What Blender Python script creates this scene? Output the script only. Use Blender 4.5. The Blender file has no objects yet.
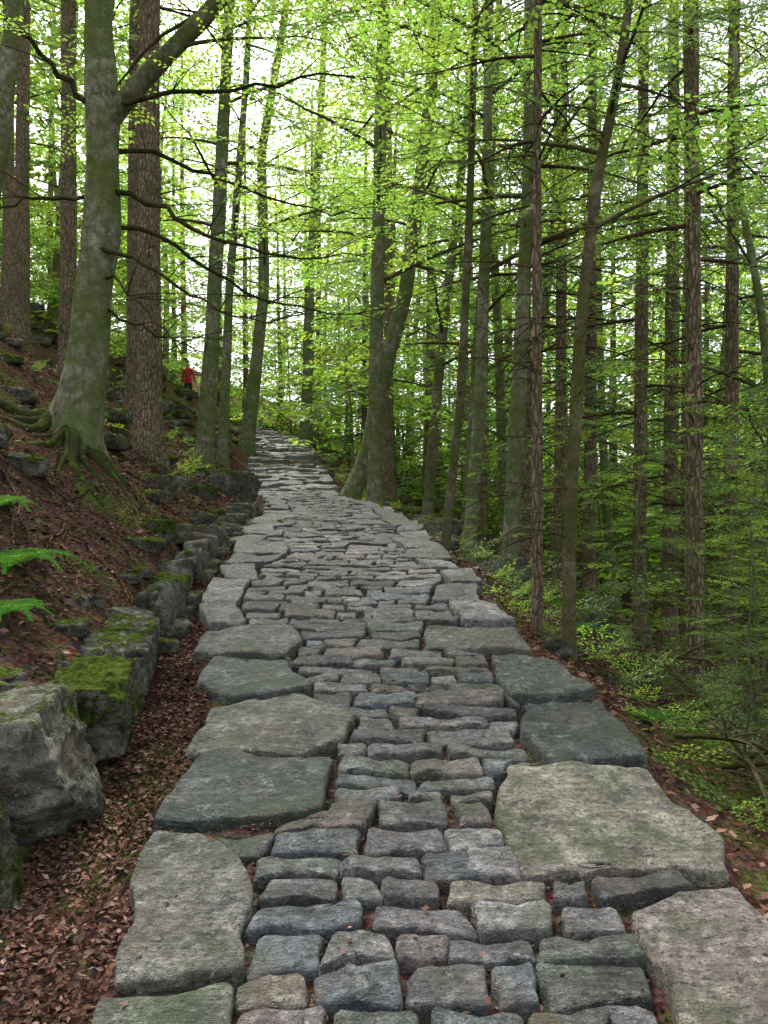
import bpy, math, numpy as np, time
from mathutils import Vector
rng = np.random.default_rng(29)
scene = bpy.context.scene
scene.view_settings.view_transform='Standard'; scene.view_settings.look='None'; scene.view_settings.exposure=0

# ------------------------------------------------------------ noise
def vn(p, seed=0):
    p=np.asarray(p,float); i=np.floor(p).astype(np.int64); f=p-i; f=f*f*(3-2*f)
    def h(a,b,c):
        k=(a*73856093 ^ b*19349663 ^ c*83492791 ^ (seed*26544357+977))&0xffffffff
        k=((k^(k>>13))*1274126177)&0xffffffff
        k=(k^(k>>16))
        return (k&0xffff)/65535.0
    x,y,z=i[...,0],i[...,1],i[...,2]; fx,fy,fz=f[...,0],f[...,1],f[...,2]
    def l(a,b,t): return a+(b-a)*t
    return l(l(l(h(x,y,z),h(x+1,y,z),fx),l(h(x,y+1,z),h(x+1,y+1,z),fx),fy),
             l(l(h(x,y,z+1),h(x+1,y,z+1),fx),l(h(x,y+1,z+1),h(x+1,y+1,z+1),fx),fy),fz)*2-1
def fbm(p,o=4,seed=0):
    p=np.asarray(p,float); s=0;a=1
    for k in range(o):
        s=s+a*vn(p*(2**k),seed+k); a*=.5
    return s
def P3(x,y,z=0): 
    x,y=np.broadcast_arrays(np.asarray(x,float),np.asarray(y,float)); return np.stack([x,y,np.zeros_like(x)+z],-1)

# ------------------------------------------------------------ terrain
ZY=[-60,-12,0,6.15,7.2,8.6,10.8,13,16,20,28,40,70,150,400]
ZZ=[-5,-2.4,0,1.23,1.38,1.5,1.67,1.83,2.06,2.66,4.13,6.0,9.5,16,30]
_yy=np.linspace(-60,400,9201); _zz=np.interp(_yy,ZY,ZZ); _k=np.ones(25)/25; _zs=np.convolve(np.pad(_zz,12,'edge'),_k,'valid')
def Zp(y): return np.interp(y,_yy,_zs)
XLy=[-10,0,1.9,2.33,2.85,3.67,4.4,5.15,6.15,7.2,8.6,10.8,13,16,20,24,28,34,40,400]
XLx=[-.5,-.6,-.678,-.743,-.80,-.87,-1.0,-1.14,-1.22,-1.32,-1.39,-1.57,-1.98,-2.65,-3.2,-3.8,-4.3,-6.5,-9,-9]
XRx=[1,.9,.98,1.08,1.1,1.0,.8,.69,.55,.43,.33,.02,-.64,-1.05,-1.6,-2.25,-2.8,-4.8,-7,-7]
def XL(y): return np.interp(y,XLy,XLx)
def XR(y): return np.interp(y,XLy,XRx)
def XW(y): return np.minimum(np.interp(y,[-10,1.5,2.45,2.9,3.5,4.5,5.4,7.5,8.6,10.8,13],[-1.2,-1.18,-1.15,-1.09,-1.09,-1.24,-1.29,-1.42,-1.5,-1.68,-2.1]),XL(y)-.08)
def H(x,y):
    x=np.asarray(x,float); y=np.asarray(y,float)
    zp=Zp(y); xl=XL(y); xr=XR(y); xw=XW(y)
    wh=np.interp(y,[0,5,9,14],[.27,.20,.11,.05])
    dl=xw-x; dr=x-xr
    left=np.where(dl<.35, -.10+(wh+.10)*np.clip((dl-.08)/.27,0,1), wh+np.interp(dl-.35,[0,1.2,4,12,40,400],[0,.85,2.5,6.5,17,60]))
    right=np.interp(dr,[0,.1,.4,2,8,20,60,400],[-.06,-.13,-.27,-1.05,-3.9,-8.5,-18,-50])
    ditch=np.interp(x-xl,[-.06,.02],[-.10,-.047])
    off=np.where(dl>0,left,np.where(dr>0,right,ditch))
    m=np.clip((np.maximum(dl-.35,dr-.1))/1.5,0,1)
    n=fbm(P3(x*.35,y*.35),3,3)*.28+fbm(P3(x*1.7,y*1.7),3,9)*.07
    m2=np.clip((np.maximum(dl-.3,dr))/.3,0,1)
    mound=.16*np.exp(-((x+2.5)**2+(y-6.45)**2)/.22)
    return zp+off+n*m+mound+fbm(P3(x*5,y*5),2,19)*.018*m2+np.where((dl<0)&(dr<0),fbm(P3(x*6,y*6),2,5)*.005,0)

# ------------------------------------------------------------ geometry accumulator
class Geo:
    def __init__(s): s.V=[];s.C=[];s.F={3:[],4:[]};s.M={3:[],4:[]};s.n=0
    def add(s,V,F,mat=0,col=(1,1,1)):
        V=np.asarray(V,float).reshape(-1,3); F=np.asarray(F,np.int64)
        if len(V)==0 or len(F)==0: return
        k=F.shape[1]; s.F[k].append(F+s.n); s.M[k].append(np.full(len(F),mat)); s.V.append(V)
        c=np.ones((len(V),4)); c[:,:3]=col; s.C.append(c); s.n+=len(V)
    def add2(s,V,Q,T,mat=0,col=(1,1,1)):
        V=np.asarray(V,float); n0=s.n; s.add(V,Q,mat,col)
        if len(T): s.F[3].append(np.asarray(T,np.int64)+n0); s.M[3].append(np.full(len(T),mat))
    def merge(s,g,loc,rz,sc):
        c,si=math.cos(rz),math.sin(rz); M=np.array([[c,-si,0],[si,c,0],[0,0,1]])*sc
        V,C,Q,MQ=g
        s.V.append(V@M.T+np.array(loc)); s.C.append(C); s.F[4].append(Q+s.n); s.M[4].append(MQ); s.n+=len(V)
    def packed(s): return np.concatenate(s.V),np.concatenate(s.C),np.concatenate(s.F[4]),np.concatenate(s.M[4])
    def mesh(s,name,mats,smooth=True):
        V=np.concatenate(s.V); C=np.concatenate(s.C)
        me=bpy.data.meshes.new(name); me.vertices.add(len(V)); me.vertices.foreach_set('co',V.astype(np.float32).ravel())
        Q=np.concatenate(s.F[4]) if s.F[4] else np.zeros((0,4),np.int64)
        T=np.concatenate(s.F[3]) if s.F[3] else np.zeros((0,3),np.int64)
        mi=np.concatenate([*s.M[4],*s.M[3]])
        lo=np.concatenate([Q.ravel(),T.ravel()])
        st=np.concatenate([np.arange(len(Q))*4, len(Q)*4+np.arange(len(T))*3])
        me.loops.add(len(lo)); me.loops.foreach_set('vertex_index',lo.astype(np.int32))
        me.polygons.add(len(st)); me.polygons.foreach_set('loop_start',st.astype(np.int32))
        me.polygons.foreach_set('material_index',mi.astype(np.int32))
        me.polygons.foreach_set('use_smooth',np.full(len(st),smooth))
        for m in mats: me.materials.append(m)
        a=me.color_attributes.new('Col','FLOAT_COLOR','POINT'); a.data.foreach_set('color',C.astype(np.float32).ravel())
        me.update(calc_edges=True); return me
    def obj(s,name,mats,smooth=True,parent=None):
        o=bpy.data.objects.new(name,s.mesh(name,mats,smooth)); scene.collection.objects.link(o)
        if parent: o.parent=parent
        return o

def tube(P,R,sides=8,rough=0,seed=0,freq=6):
    P=np.asarray(P,float); n=len(P); R=np.broadcast_to(R,(n,)).astype(float)
    T=np.gradient(P,axis=0); T/=np.linalg.norm(T,axis=1)[:,None]+1e-9
    ref=np.array([0,0,1.]) if abs(T[0][2])<.8 else np.array([1.,0,0])
    u=np.cross(T[0],ref); u/=np.linalg.norm(u); U=[]
    for t in T:
        u=u-t*np.dot(u,t); u/=np.linalg.norm(u)+1e-9; U.append(u)
    U=np.array(U); W=np.cross(T,U); a=np.arange(sides)/sides*2*np.pi
    D=np.cos(a)[None,:,None]*U[:,None]+np.sin(a)[None,:,None]*W[:,None]
    rr=R[:,None]*np.ones((1,sides))
    if rough: rr=rr*(1+rough*fbm((P[:,None]+D*R[:,None,None])*freq*np.array([1,1,.35]),3,seed))
    V=(P[:,None]+D*rr[...,None]).reshape(-1,3)
    i=np.arange(n-1)[:,None]*sides; j=np.arange(sides)[None]; j2=(j+1)%sides
    Q=np.stack([i+j,i+j2,i+sides+j2,i+sides+j],-1).reshape(-1,4)
    return V,Q
def smooth_pts(P,n=24):
    P=np.asarray(P,float); d=np.r_[0,np.cumsum(np.linalg.norm(np.diff(P,axis=0),axis=1))]; d/=d[-1]
    t=np.linspace(0,1,n); out=np.stack([np.interp(t,d,P[:,k]) for k in range(P.shape[1])],1)
    for _ in range(3): out[1:-1]=(out[:-2]+2*out[1:-1]+out[2:])/4
    return out

# ------------------------------------------------------------ materials
def mat(name):
    m=bpy.data.materials.new(name); m.use_nodes=True; nt=m.node_tree; nt.nodes.clear()
    return m,nt
class N:
    def __init__(s,nt): s.nt=nt
    def __call__(s,t,inp={},**kw):
        n=s.nt.nodes.new(t)
        for k,v in kw.items(): setattr(n,k,v)
        for k,v in inp.items():
            if isinstance(v,bpy.types.NodeSocket): s.nt.links.new(v,n.inputs[k])
            else: n.inputs[k].default_value=v
        return n
    def noise(s,vec,scale,detail=5,rough=.6,dist=0):
        return s('ShaderNodeTexNoise',{'Vector':vec,'Scale':scale,'Detail':detail,'Roughness':rough,'Distortion':dist}).outputs['Fac']
    def ramp(s,f,stops):
        n=s('ShaderNodeValToRGB',{'Fac':f}); e=n.color_ramp.elements
        while len(e)<len(stops): e.new(.5)
        for i,(p,c) in enumerate(stops):
            e[i].position=p; e[i].color=(*c,1) if not isinstance(c,(int,float)) else (c,c,c,1)
        return n.outputs['Color']
    def mix(s,f,a,b,t='MIX'):
        n=s('ShaderNodeMix',data_type='RGBA',blend_type=t)
        for k,v in ((0,f),(6,a),(7,b)):
            if isinstance(v,bpy.types.NodeSocket): s.nt.links.new(v,n.inputs[k])
            else: n.inputs[k].default_value=(v if k==0 else (*v,1))
        return n.outputs[2]
    def math(s,op,a,b=0,clamp=False):
        n=s('ShaderNodeMath',operation=op,use_clamp=clamp)
        for k,v in ((0,a),(1,b)):
            if isinstance(v,bpy.types.NodeSocket): s.nt.links.new(v,n.inputs[k])
            else: n.inputs[k].default_value=v
        return n.outputs[0]
    def out(s,col,rough=.8,bump=None,bs=.5,bd=.01,spec=.5):
        p=s('ShaderNodeBsdfPrincipled',{'Base Color':col,'Roughness':rough,'Specular IOR Level':spec})
        if bump is not None:
            b=s('ShaderNodeBump',{'Height':bump,'Strength':bs,'Distance':bd}); s.nt.links.new(b.outputs[0],p.inputs['Normal'])
        o=s('ShaderNodeOutputMaterial'); s.nt.links.new(p.outputs[0],o.inputs[0]); return p
    def outd(s,col,bump=None,bs=.5,bd=.01):
        p=s('ShaderNodeBsdfDiffuse',{'Color':col})
        if bump is not None:
            b=s('ShaderNodeBump',{'Height':bump,'Strength':bs,'Distance':bd}); s.nt.links.new(b.outputs[0],p.inputs['Normal'])
        o=s('ShaderNodeOutputMaterial'); s.nt.links.new(p.outputs[0],o.inputs[0]); return p
def col_attr(n): return n('ShaderNodeAttribute',attribute_name='Col').outputs['Color']
def geo_pos(n): return n('ShaderNodeNewGeometry').outputs['Position']

def m_stone():
    m,nt=mat('path_stone'); n=N(nt); p=geo_pos(n); c=col_attr(n)
    a=n.noise(p,6,4,.7,.4); b=n.noise(p,34,5,.75); f=n.noise(p,150,2,.7)
    st=n.noise(n('ShaderNodeMapping',{'Vector':p,'Scale':(12,60,60),'Rotation':(0,0,.12)}).outputs[0],1,3,.7)
    c=n.mix(1,c,n.ramp(a,[(.28,.36),(.5,.95),(.72,1.65)]),'MULTIPLY')
    c=n.mix(1,c,n.ramp(b,[(.3,.36),(.5,1.0),(.7,1.7)]),'MULTIPLY')
    c=n.mix(.8,c,n.ramp(f,[(.3,.5),(.7,1.5)]),'MULTIPLY')
    c=n.mix(.7,c,n.ramp(st,[(.35,.5),(.65,1.5)]),'MULTIPLY')
    c=n.mix(n.ramp(n.noise(p,4.3,3,.65,.6),[(.56,0),(.68,.5)]),c,(.17,.12,.085))
    li=n.mix(1,n.mix(.45,c,(.25,.25,.23)),(1.9,1.9,1.8),'MULTIPLY')
    c=n.mix(n.ramp(n.noise(p,15,4,.8),[(.56,0),(.63,.6)]),c,li)
    c=n.mix(n.ramp(n.noise(p,3.1,5,.75,.3),[(.52,0),(.61,.6)]),c,(.055,.078,.028))
    c=n.mix(n.ramp(n.noise(p,50,2,.7),[(.59,0),(.66,.75)]),c,(.03,.026,.023))
    h=n.math('ADD',n.math('ADD',n.math('MULTIPLY',b,1.5),n.math('MULTIPLY',f,.3)),n.math('MULTIPLY',st,.7))
    ro=n.ramp(a,[(.3,.40),(.7,.66)])
    n.out(c,ro,h,1,.028); return m
def m_rock():
    m,nt=mat('mossy_rock'); n=N(nt); p=geo_pos(n)
    att=n('ShaderNodeAttribute',attribute_name='Col')
    a=n.noise(p,5,4,.7,.3); b=n.noise(p,24,5,.75); f=n.noise(p,110,2,.7)
    c=n.mix(1,n.ramp(a,[(.3,(.045,.045,.038)),(.5,(.14,.135,.11)),(.70,(.30,.285,.235))]),n.ramp(b,[(.3,.4),(.7,1.65)]),'MULTIPLY')
    c=n.mix(n.ramp(n.noise(p,13,4,.8),[(.55,0),(.62,.7)]),c,(.36,.37,.31))
    c=n.mix(n.ramp(n.noise(p,6,4,.7),[(.53,0),(.66,.65)]),c,(.14,.10,.065))
    nz=n('ShaderNodeSeparateXYZ',{0:n('ShaderNodeNewGeometry').outputs['Normal']}).outputs[2]
    s=n.math('ADD',n.math('MULTIPLY',nz,.15),n.noise(p,5.5,5,.78))
    s=n.math('ADD',s,n.math('MULTIPLY',n('ShaderNodeSeparateColor',{0:att.outputs['Color']}).outputs[0],.30))
    s=n.math('ADD',s,n.math('MULTIPLY',n.noise(p,50,2,.6),.18))
    mk=n.ramp(s,[(.80,0),(.90,1)])
    moss=n.mix(n.ramp(n.noise(p,26,4,.8),[(.38,0),(.62,1)]),(.03,.042,.012),(.14,.20,.035))
    c=n.mix(mk,c,moss)
    h=n.math('ADD',n.math('ADD',n.math('MULTIPLY',b,1.4),n.math('MULTIPLY',f,.4)),n.math('MULTIPLY',mk,n.math('MULTIPLY',n.noise(p,80,3,.7),1.4)))
    n.outd(c,h,1,.035); return m
def m_ground():
    m,nt=mat('forest_floor'); n=N(nt); p=geo_pos(n)
    a=n.noise(p,1.1,3,.6); b=n.noise(p,14,5,.7); f=n('ShaderNodeTexVoronoi',{'Vector':p,'Scale':38.0}); 
    c=n.ramp(b,[(.3,(.028,.02,.016)),(.5,(.085,.056,.042)),(.7,(.17,.11,.085))])
    c=n.mix(n.ramp(a,[(.4,0),(.6,.6)]),c,n.ramp(b,[(.3,(.065,.032,.024)),(.7,(.21,.115,.082))]))
    c=n.mix(.5,c,n.mix(1,c,f.outputs['Color'],'MULTIPLY'))
    c=n.mix(n.ramp(n.noise(p,.9,5,.75,.3),[(.51,0),(.61,.75)]),c,n.mix(n.noise(p,40,2),(.04,.058,.014),(.13,.18,.035)))
    h=n.math('ADD',b,n.math('MULTIPLY',f.outputs['Distance'],.8))
    n.outd(c,h,1,.03); return m
def m_litter():
    m,nt=mat('leaf_litter'); n=N(nt); n.outd(col_attr(n)); return m
def m_bark(kind):
    m,nt=mat('bark_'+kind); n=N(nt)
    tc=n('ShaderNodeTexCoord').outputs['Object']
    mp=n('ShaderNodeMapping',{'Vector':tc,'Scale':(1,1,.3) if kind!='beech' else (1,1,.7)}).outputs[0]
    if kind=='spruce':
        v=n('ShaderNodeTexVoronoi',{'Vector':mp,'Scale':30.0},feature='DISTANCE_TO_EDGE').outputs['Distance']
        b=n.noise(mp,26,4,.7)
        c=n.ramp(b,[(.3,(.12,.092,.068)),(.5,(.30,.22,.155)),(.7,(.48,.36,.27))])
        c=n.mix(n.ramp(v,[(0,.75),(.14,0)]),c,(.06,.045,.035))
        h=n.math('ADD',b,n.ramp(v,[(0,0),(.25,.8)]))
        mc=(.15,.19,.065); th=(.45,.64)
    else:
        b=n.noise(mp,16,5,.8)
        c=n.ramp(b,[(.32,(.06,.057,.038)),(.5,(.20,.19,.13)),(.68,(.36,.345,.25))])
        c=n.mix(n.ramp(n.noise(tc,6,4,.75),[(.55,0),(.61,.6)]),c,(.40,.41,.32))
        h=b; mc=(.14,.19,.04); th=(.40,.55)
    g=n.noise(tc,2.6,5,.78)
    c=n.mix(n.ramp(g,[(th[0],0),(th[1],.75)]),c,n.mix(n.noise(tc,60,2),(mc[0]*.5,mc[1]*.5,mc[2]*.5),mc))
    c=n.mix(1,c,col_attr(n),'MULTIPLY')
    n.outd(c,h,1,.025 if kind=='spruce' else .022); return m
def m_leaf(name,c1,c2,t1,tf=.5,gl=.04):
    m,nt=mat(name); n=N(nt); a=col_attr(n)
    oi=n('ShaderNodeObjectInfo').outputs['Random']
    c=n.mix(oi,c1,c2); c=n.mix(1,c,a,'MULTIPLY')
    t=n.mix(1,t1,a,'MULTIPLY')
    p=n('ShaderNodeBsdfDiffuse',{'Color':c}); tr=n('ShaderNodeBsdfTranslucent',{'Color':t})
    mx=n('ShaderNodeMixShader',{0:tf,1:p.outputs[0],2:tr.outputs[0]}).outputs[0]
    if gl:
        g=n('ShaderNodeBsdfGlossy',{'Color':(.9,.95,.9,1),'Roughness':.4})
        mx=n('ShaderNodeMixShader',{0:gl,1:mx,2:g.outputs[0]}).outputs[0]
    n('ShaderNodeOutputMaterial',{0:mx}); return m
def m_plain(name,c,r=.8):
    m,nt=mat(name); n=N(nt); v=n.noise(geo_pos(n),30,4)
    n.out(n.mix(1,c,n.ramp(v,[(.3,.75),(.7,1.2)]),'MULTIPLY'),r); return m
def m_moss():
    m,nt=mat('moss_root'); n=N(nt); p=geo_pos(n)
    c=n.ramp(n.noise(p,11,5,.8),[(.40,(.085,.065,.045)),(.5,(.05,.07,.022)),(.66,(.13,.18,.04))])
    n.outd(c,n.noise(p,60,4,.75),1,.03); return m
MR=m_moss()
STONE=m_stone(); ROCK=m_rock(); GROUND=m_ground(); LITTER=m_litter()
BB=m_bark('beech'); BS=m_bark('spruce')
LB=m_leaf('beech_leaf',(.09,.17,.03),(.12,.20,.04),(.42,.66,.085),.55)
LS=m_leaf('spruce_needle',(.065,.13,.04),(.10,.165,.05),(.28,.45,.10),.4,.03)
LF=m_leaf('fern_leaf',(.07,.19,.03),(.07,.19,.03),(.22,.45,.06),.4,0)

# ------------------------------------------------------------ ground sheet
def axis(parts):
    o=[]
    for a,b,s in parts: o.append(np.arange(a,b,s))
    return np.unique(np.round(np.concatenate(o),4))
gx=axis([(-300,-60,20),(-60,-16,2),(-16,-5,.35),(-5,-2.9,.12),(-2.9,-.5,.045),(-.5,1.4,.08),(1.4,5,.12),(5,16,.35),(16,60,2),(60,301,20)])
gy=axis([(-60,-4,4),(-4,1,.4),(1,9,.06),(9,20,.15),(20,45,.4),(45,100,3),(100,401,25)])
X,Y=np.meshgrid(gx,gy); Zg=H(X,Y)
nx,ny=len(gx),len(gy); i=np.arange(ny-1)[:,None]*nx; j=np.arange(nx-1)[None]
g=Geo(); g.add(np.stack([X,Y,Zg],-1).reshape(-1,3),np.stack([i+j,i+j+1,i+nx+j+1,i+nx+j],-1).reshape(-1,4))
g.obj('forest_ground',[GROUND])

# ------------------------------------------------------------ stone path
def chaikin(p,n=2,q=.22):
    for _ in range(n):
        r=np.roll(p,-1,0); a=p*(1-q)+r*q; b=p*q+r*(1-q); p=np.stack([a,b],1).reshape(-1,2)
    return p
def resample(p,step):
    out=[]
    for k in range(len(p)):
        a=p[k];b=p[(k+1)%len(p)]; m=max(1,int(np.linalg.norm(b-a)/step))
        for t in range(m): out.append(a+(b-a)*t/m)
    return np.array(out)
def stone(G,poly,col,off=0,tilt=(0,0),amp=.006,thick=.13,big=False,zflat=None,seed=0,near=True):
    p=np.array(poly,float)
    if big:
        p=resample(p,.045 if near else .12); q=P3(p[:,0]*7,p[:,1]*7)
        p=p+np.stack([fbm(q,4,seed),fbm(q,4,seed+50)],-1)*.021
        if near: p=chaikin(p,1,.25)
    else:
        p=chaikin(p,1,.10); p=resample(p,.03 if near else .08); q=P3(p[:,0]*20,p[:,1]*20)
        p=p+np.stack([fbm(q,3,seed),fbm(q,3,seed+50)],-1)*.010
    c=p.mean(0); d=np.linalg.norm(p-c,axis=1)[:,None]; n=len(p)
    rings=[(0,-thick),(0,-.020),(.003,-.008),(.009,-.0015),(.02,0)]
    fr=[.86,.7,.54,.38,.2] if big else [.65,.3]
    V=[]
    for ins,dz in rings: V.append((p+(c-p)*np.minimum(ins/d,.9),dz))
    q=V[-1][0]
    for f in fr: V.append((c+(q-c)*f,0))
    V.append((c[None],0)); out=[]
    for q,dz in V:
        z=(Zp(q[:,1]) if zflat is None else zflat)+off+tilt[0]*(q[:,0]-c[0])+tilt[1]*(q[:,1]-c[1])+dz
        fr_=(5 if big else 11)
        nn=fbm(P3(q[:,0]*fr_,q[:,1]*fr_,seed),4,11)
        z=z+nn*amp
        if big:
            w=fbm(P3(q[:,0]*3.2,q[:,1]*3.2,seed+7),3,4); z=z-.011*(1/(1+np.exp(-(w-.15)*30)))
        out.append(np.c_[q,z])
    nr=len(V)-1; V=np.concatenate(out); i=np.arange(nr-1)[:,None]*n; j=np.arange(n)[None]; j2=(j+1)%n
    Q=np.stack([i+j,i+j2,i+n+j2,i+n+j],-1).reshape(-1,4); l=(nr-1)*n; j=np.arange(n)
    T=np.stack([l+j,l+(j+1)%n,np.full(n,nr*n)],-1)
    G.add2(V,Q,T,0,col)
G=Geo()
left=[([(-.78,2.66),(-.617,2.63),(-.445,2.49),(-.39,2.35),(-.40,2.2),(-.36,2.06),(-.56,2.01),(-.705,2.03)],(.155,.15,.125)),
 ([(-.70,1.98),(-.50,1.99),(-.389,2.02),(-.33,1.6),(-.68,1.6)],(.11,.12,.09)),
 ([(-.728,3.15),(-.194,3.15),(-.206,2.775),(-.5,2.74),(-.80,2.715)],(.062,.078,.068)),
 ([(-.79,3.56),(-.6,3.62),(-.39,3.70),(-.128,3.52),(-.161,3.3),(-.337,3.19),(-.80,3.19)],(.155,.15,.12)),
 ([(-.885,4.17),(-.482,4.08),(-.351,3.80),(-.714,3.71),(-.924,3.86)],(.09,.11,.098)),
 ([(-1.025,4.58),(-.547,4.63),(-.433,4.38),(-.547,4.21),(-1.0,4.23)],(.13,.135,.12))]
right=[([(.464,3.06),(.75,3.09),(1.02,3.03),(1.11,2.62),(1.06,2.44),(.80,2.49),(.459,2.50),(.384,2.755)],(.235,.225,.17)),
 ([(.64,3.66),(.985,3.68),(1.06,3.13),(.664,3.10),(.569,3.33)],(.065,.076,.07)),
 ([(.561,4.21),(.90,4.16),(.985,3.74),(.58,3.72)],(.10,.115,.095)),
 ([(.25,4.69),(.758,4.56),(.80,4.25),(.5,4.29),(.225,4.34)],(.145,.14,.115)),
 ([(.70,2.30),(1.065,2.40),(1.10,2.1),(1.0,1.55),(.65,1.55),(.70,2.0)],(.20,.165,.145))]
pal=np.array([(.155,.150,.155),(.175,.148,.150),(.120,.134,.145),(.185,.162,.135),(.115,.126,.108),(.225,.215,.21),(.14,.14,.135),(.085,.086,.088)])
for side in (0,1):
    for y,yend in (((-.8),1.55),(4.68 if side==0 else 4.75,15.4)):
        while y<yend:
            L=rng.uniform(.3,.6); w=rng.uniform(.22,.48); ym=min(y+L,yend if yend<5 else 99)
            e0,e1=(XL(y),XL(ym)) if side==0 else (XR(y),XR(ym)); s=1 if side==0 else -1
            e0+=rng.uniform(-.07,.08)*s; e1+=rng.uniform(-.07,.08)*s
            pp=[(e0,y+.01),((e0+e0+s*w)/2,y+.01+rng.uniform(-.02,.02)),(e0+s*w*rng.uniform(.7,1.1),y+.01+rng.uniform(-.03,.03)),(e1+s*w*rng.uniform(.7,1.1),ym-.02+rng.uniform(-.03,.03)),(e1,ym-.02+rng.uniform(-.03,.03))]
            if side: pp=pp[::-1]
            if ym-y>.12: (left if side==0 else right).append((pp,tuple(pal[rng.choice([2,4,6,0,5])]*rng.uniform(.7,1.1))))
            y=ym
def ccw(p):
    p=np.array(p); a=np.sum(p[:,0]*np.roll(p[:,1],-1)-np.roll(p[:,0],-1)*p[:,1]); return p if a>0 else p[::-1]
vs=np.arange(-1,16,.015); bL=XL(vs)+.03; bR=XR(vs)-.03
def span(p,v):
    xs=[]
    for k in range(len(p)):
        a=p[k];b=p[(k+1)%len(p)]
        if (a[1]-v)*(b[1]-v)<=0 and abs(a[1]-b[1])>1e-9: xs.append(a[0]+(b[0]-a[0])*(v-a[1])/(b[1]-a[1]))
    return (min(xs),max(xs)) if xs else None
for lst,s in ((left,0),(right,1)):
    for p,_ in lst:
        p=np.array(p)
        for k in np.where((vs>p[:,1].min()-.02)&(vs<p[:,1].max()+.02))[0]:
            r=span(p,np.clip(vs[k],p[:,1].min()+.004,p[:,1].max()-.004))
            if r:
                if s==0: bL[k]=max(bL[k],r[1]+.016)
                else: bR[k]=min(bR[k],r[0]-.016)
for k,(p,c) in enumerate(left+right):
    stone(G,ccw(p),c,off=.014+rng.uniform(-.004,.01),tilt=rng.uniform(-.03,.03,2),amp=.014,thick=.17,big=True,seed=k)
y=-.6; k=0; ys=[y]
while y<15.4: y+=rng.uniform(.085,.15)*(1 if y<8 else 1.4); ys.append(y)
_ro=rng.uniform(-1,1,(len(ys),3))
def line(k,x): return ys[k]+.022*np.sin(x*2.3+ys[k]*1.1)+.035*x*math.sin(ys[k]*.9)+.013*np.sin(x*5+_ro[k,0]*3)+.018*_ro[k,1]*x+.03*x
for k in range(len(ys)-1):
    ym=(ys[k]+ys[k+1])/2; a=np.interp(ym,vs,bL); b=np.interp(ym,vs,bR); x=a
    while x<b-.05:
        w=rng.uniform(.11,.34)*(1 if rng.random()<.75 else 1.4)
        if b-(x+w)<.11: w=b-x
        x2=min(x+w,b)
        gp=rng.uniform(.003,.012,4); jt=rng.uniform(-.03,.03,4)
        def cl(q): return (float(np.clip(q[0],np.interp(q[1],vs,bL),np.interp(q[1],vs,bR))),q[1])
        q=[(x+gp[0]+jt[0]*.6,line(k,x)+gp[1]),((x+x2)/2,line(k,(x+x2)/2)+gp[1]+rng.uniform(-.006,.012)),(x2-gp[2]+jt[1]*.6,line(k,x2)+gp[1]),(x2-gp[2]+jt[2]*.6,line(k+1,x2)-gp[3]),((x+x2)/2,line(k+1,(x+x2)/2)-gp[3]+rng.uniform(-.012,.006)),(x+gp[0]+jt[3]*.6,line(k+1,x)-gp[3])]
        q=np.array([cl(t) for t in q]); q[:,1]+=rng.uniform(-.009,.009,6)
        c=pal[rng.integers(len(pal))]*rng.uniform(.72,1.2)
        if abs(x2-x)>.05 and rng.random()>.012:
            stone(G,q,tuple(c),off=rng.uniform(-.008,.010),tilt=(rng.uniform(-.07,.07),rng.uniform(-.10,.10)),amp=.008,seed=int(rng.integers(1e4)),near=ym<8)
        x=x2
y=15.45; z=None
while y<36:
    D=rng.uniform(.38,.75); z=Zp(y+D*.6)*.5+ (Zp(round(y*1.1)/1.1))*.5+.03; a,b=XL(y+.3),XR(y+.3); x=a+rng.uniform(-.25,.15)
    while x<b:
        w=rng.uniform(.3,.9); x2=min(x+w,b+.2); dx=XL(y+D)-XL(y)
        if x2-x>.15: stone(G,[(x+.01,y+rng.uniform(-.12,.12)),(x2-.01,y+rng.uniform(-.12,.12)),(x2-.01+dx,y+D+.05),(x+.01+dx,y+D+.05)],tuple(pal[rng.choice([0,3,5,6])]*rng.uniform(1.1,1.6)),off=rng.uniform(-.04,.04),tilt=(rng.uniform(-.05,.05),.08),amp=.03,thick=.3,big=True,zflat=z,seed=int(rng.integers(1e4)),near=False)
        x=x2
    y+=D
G.obj('stone_path',[STONE])

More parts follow.
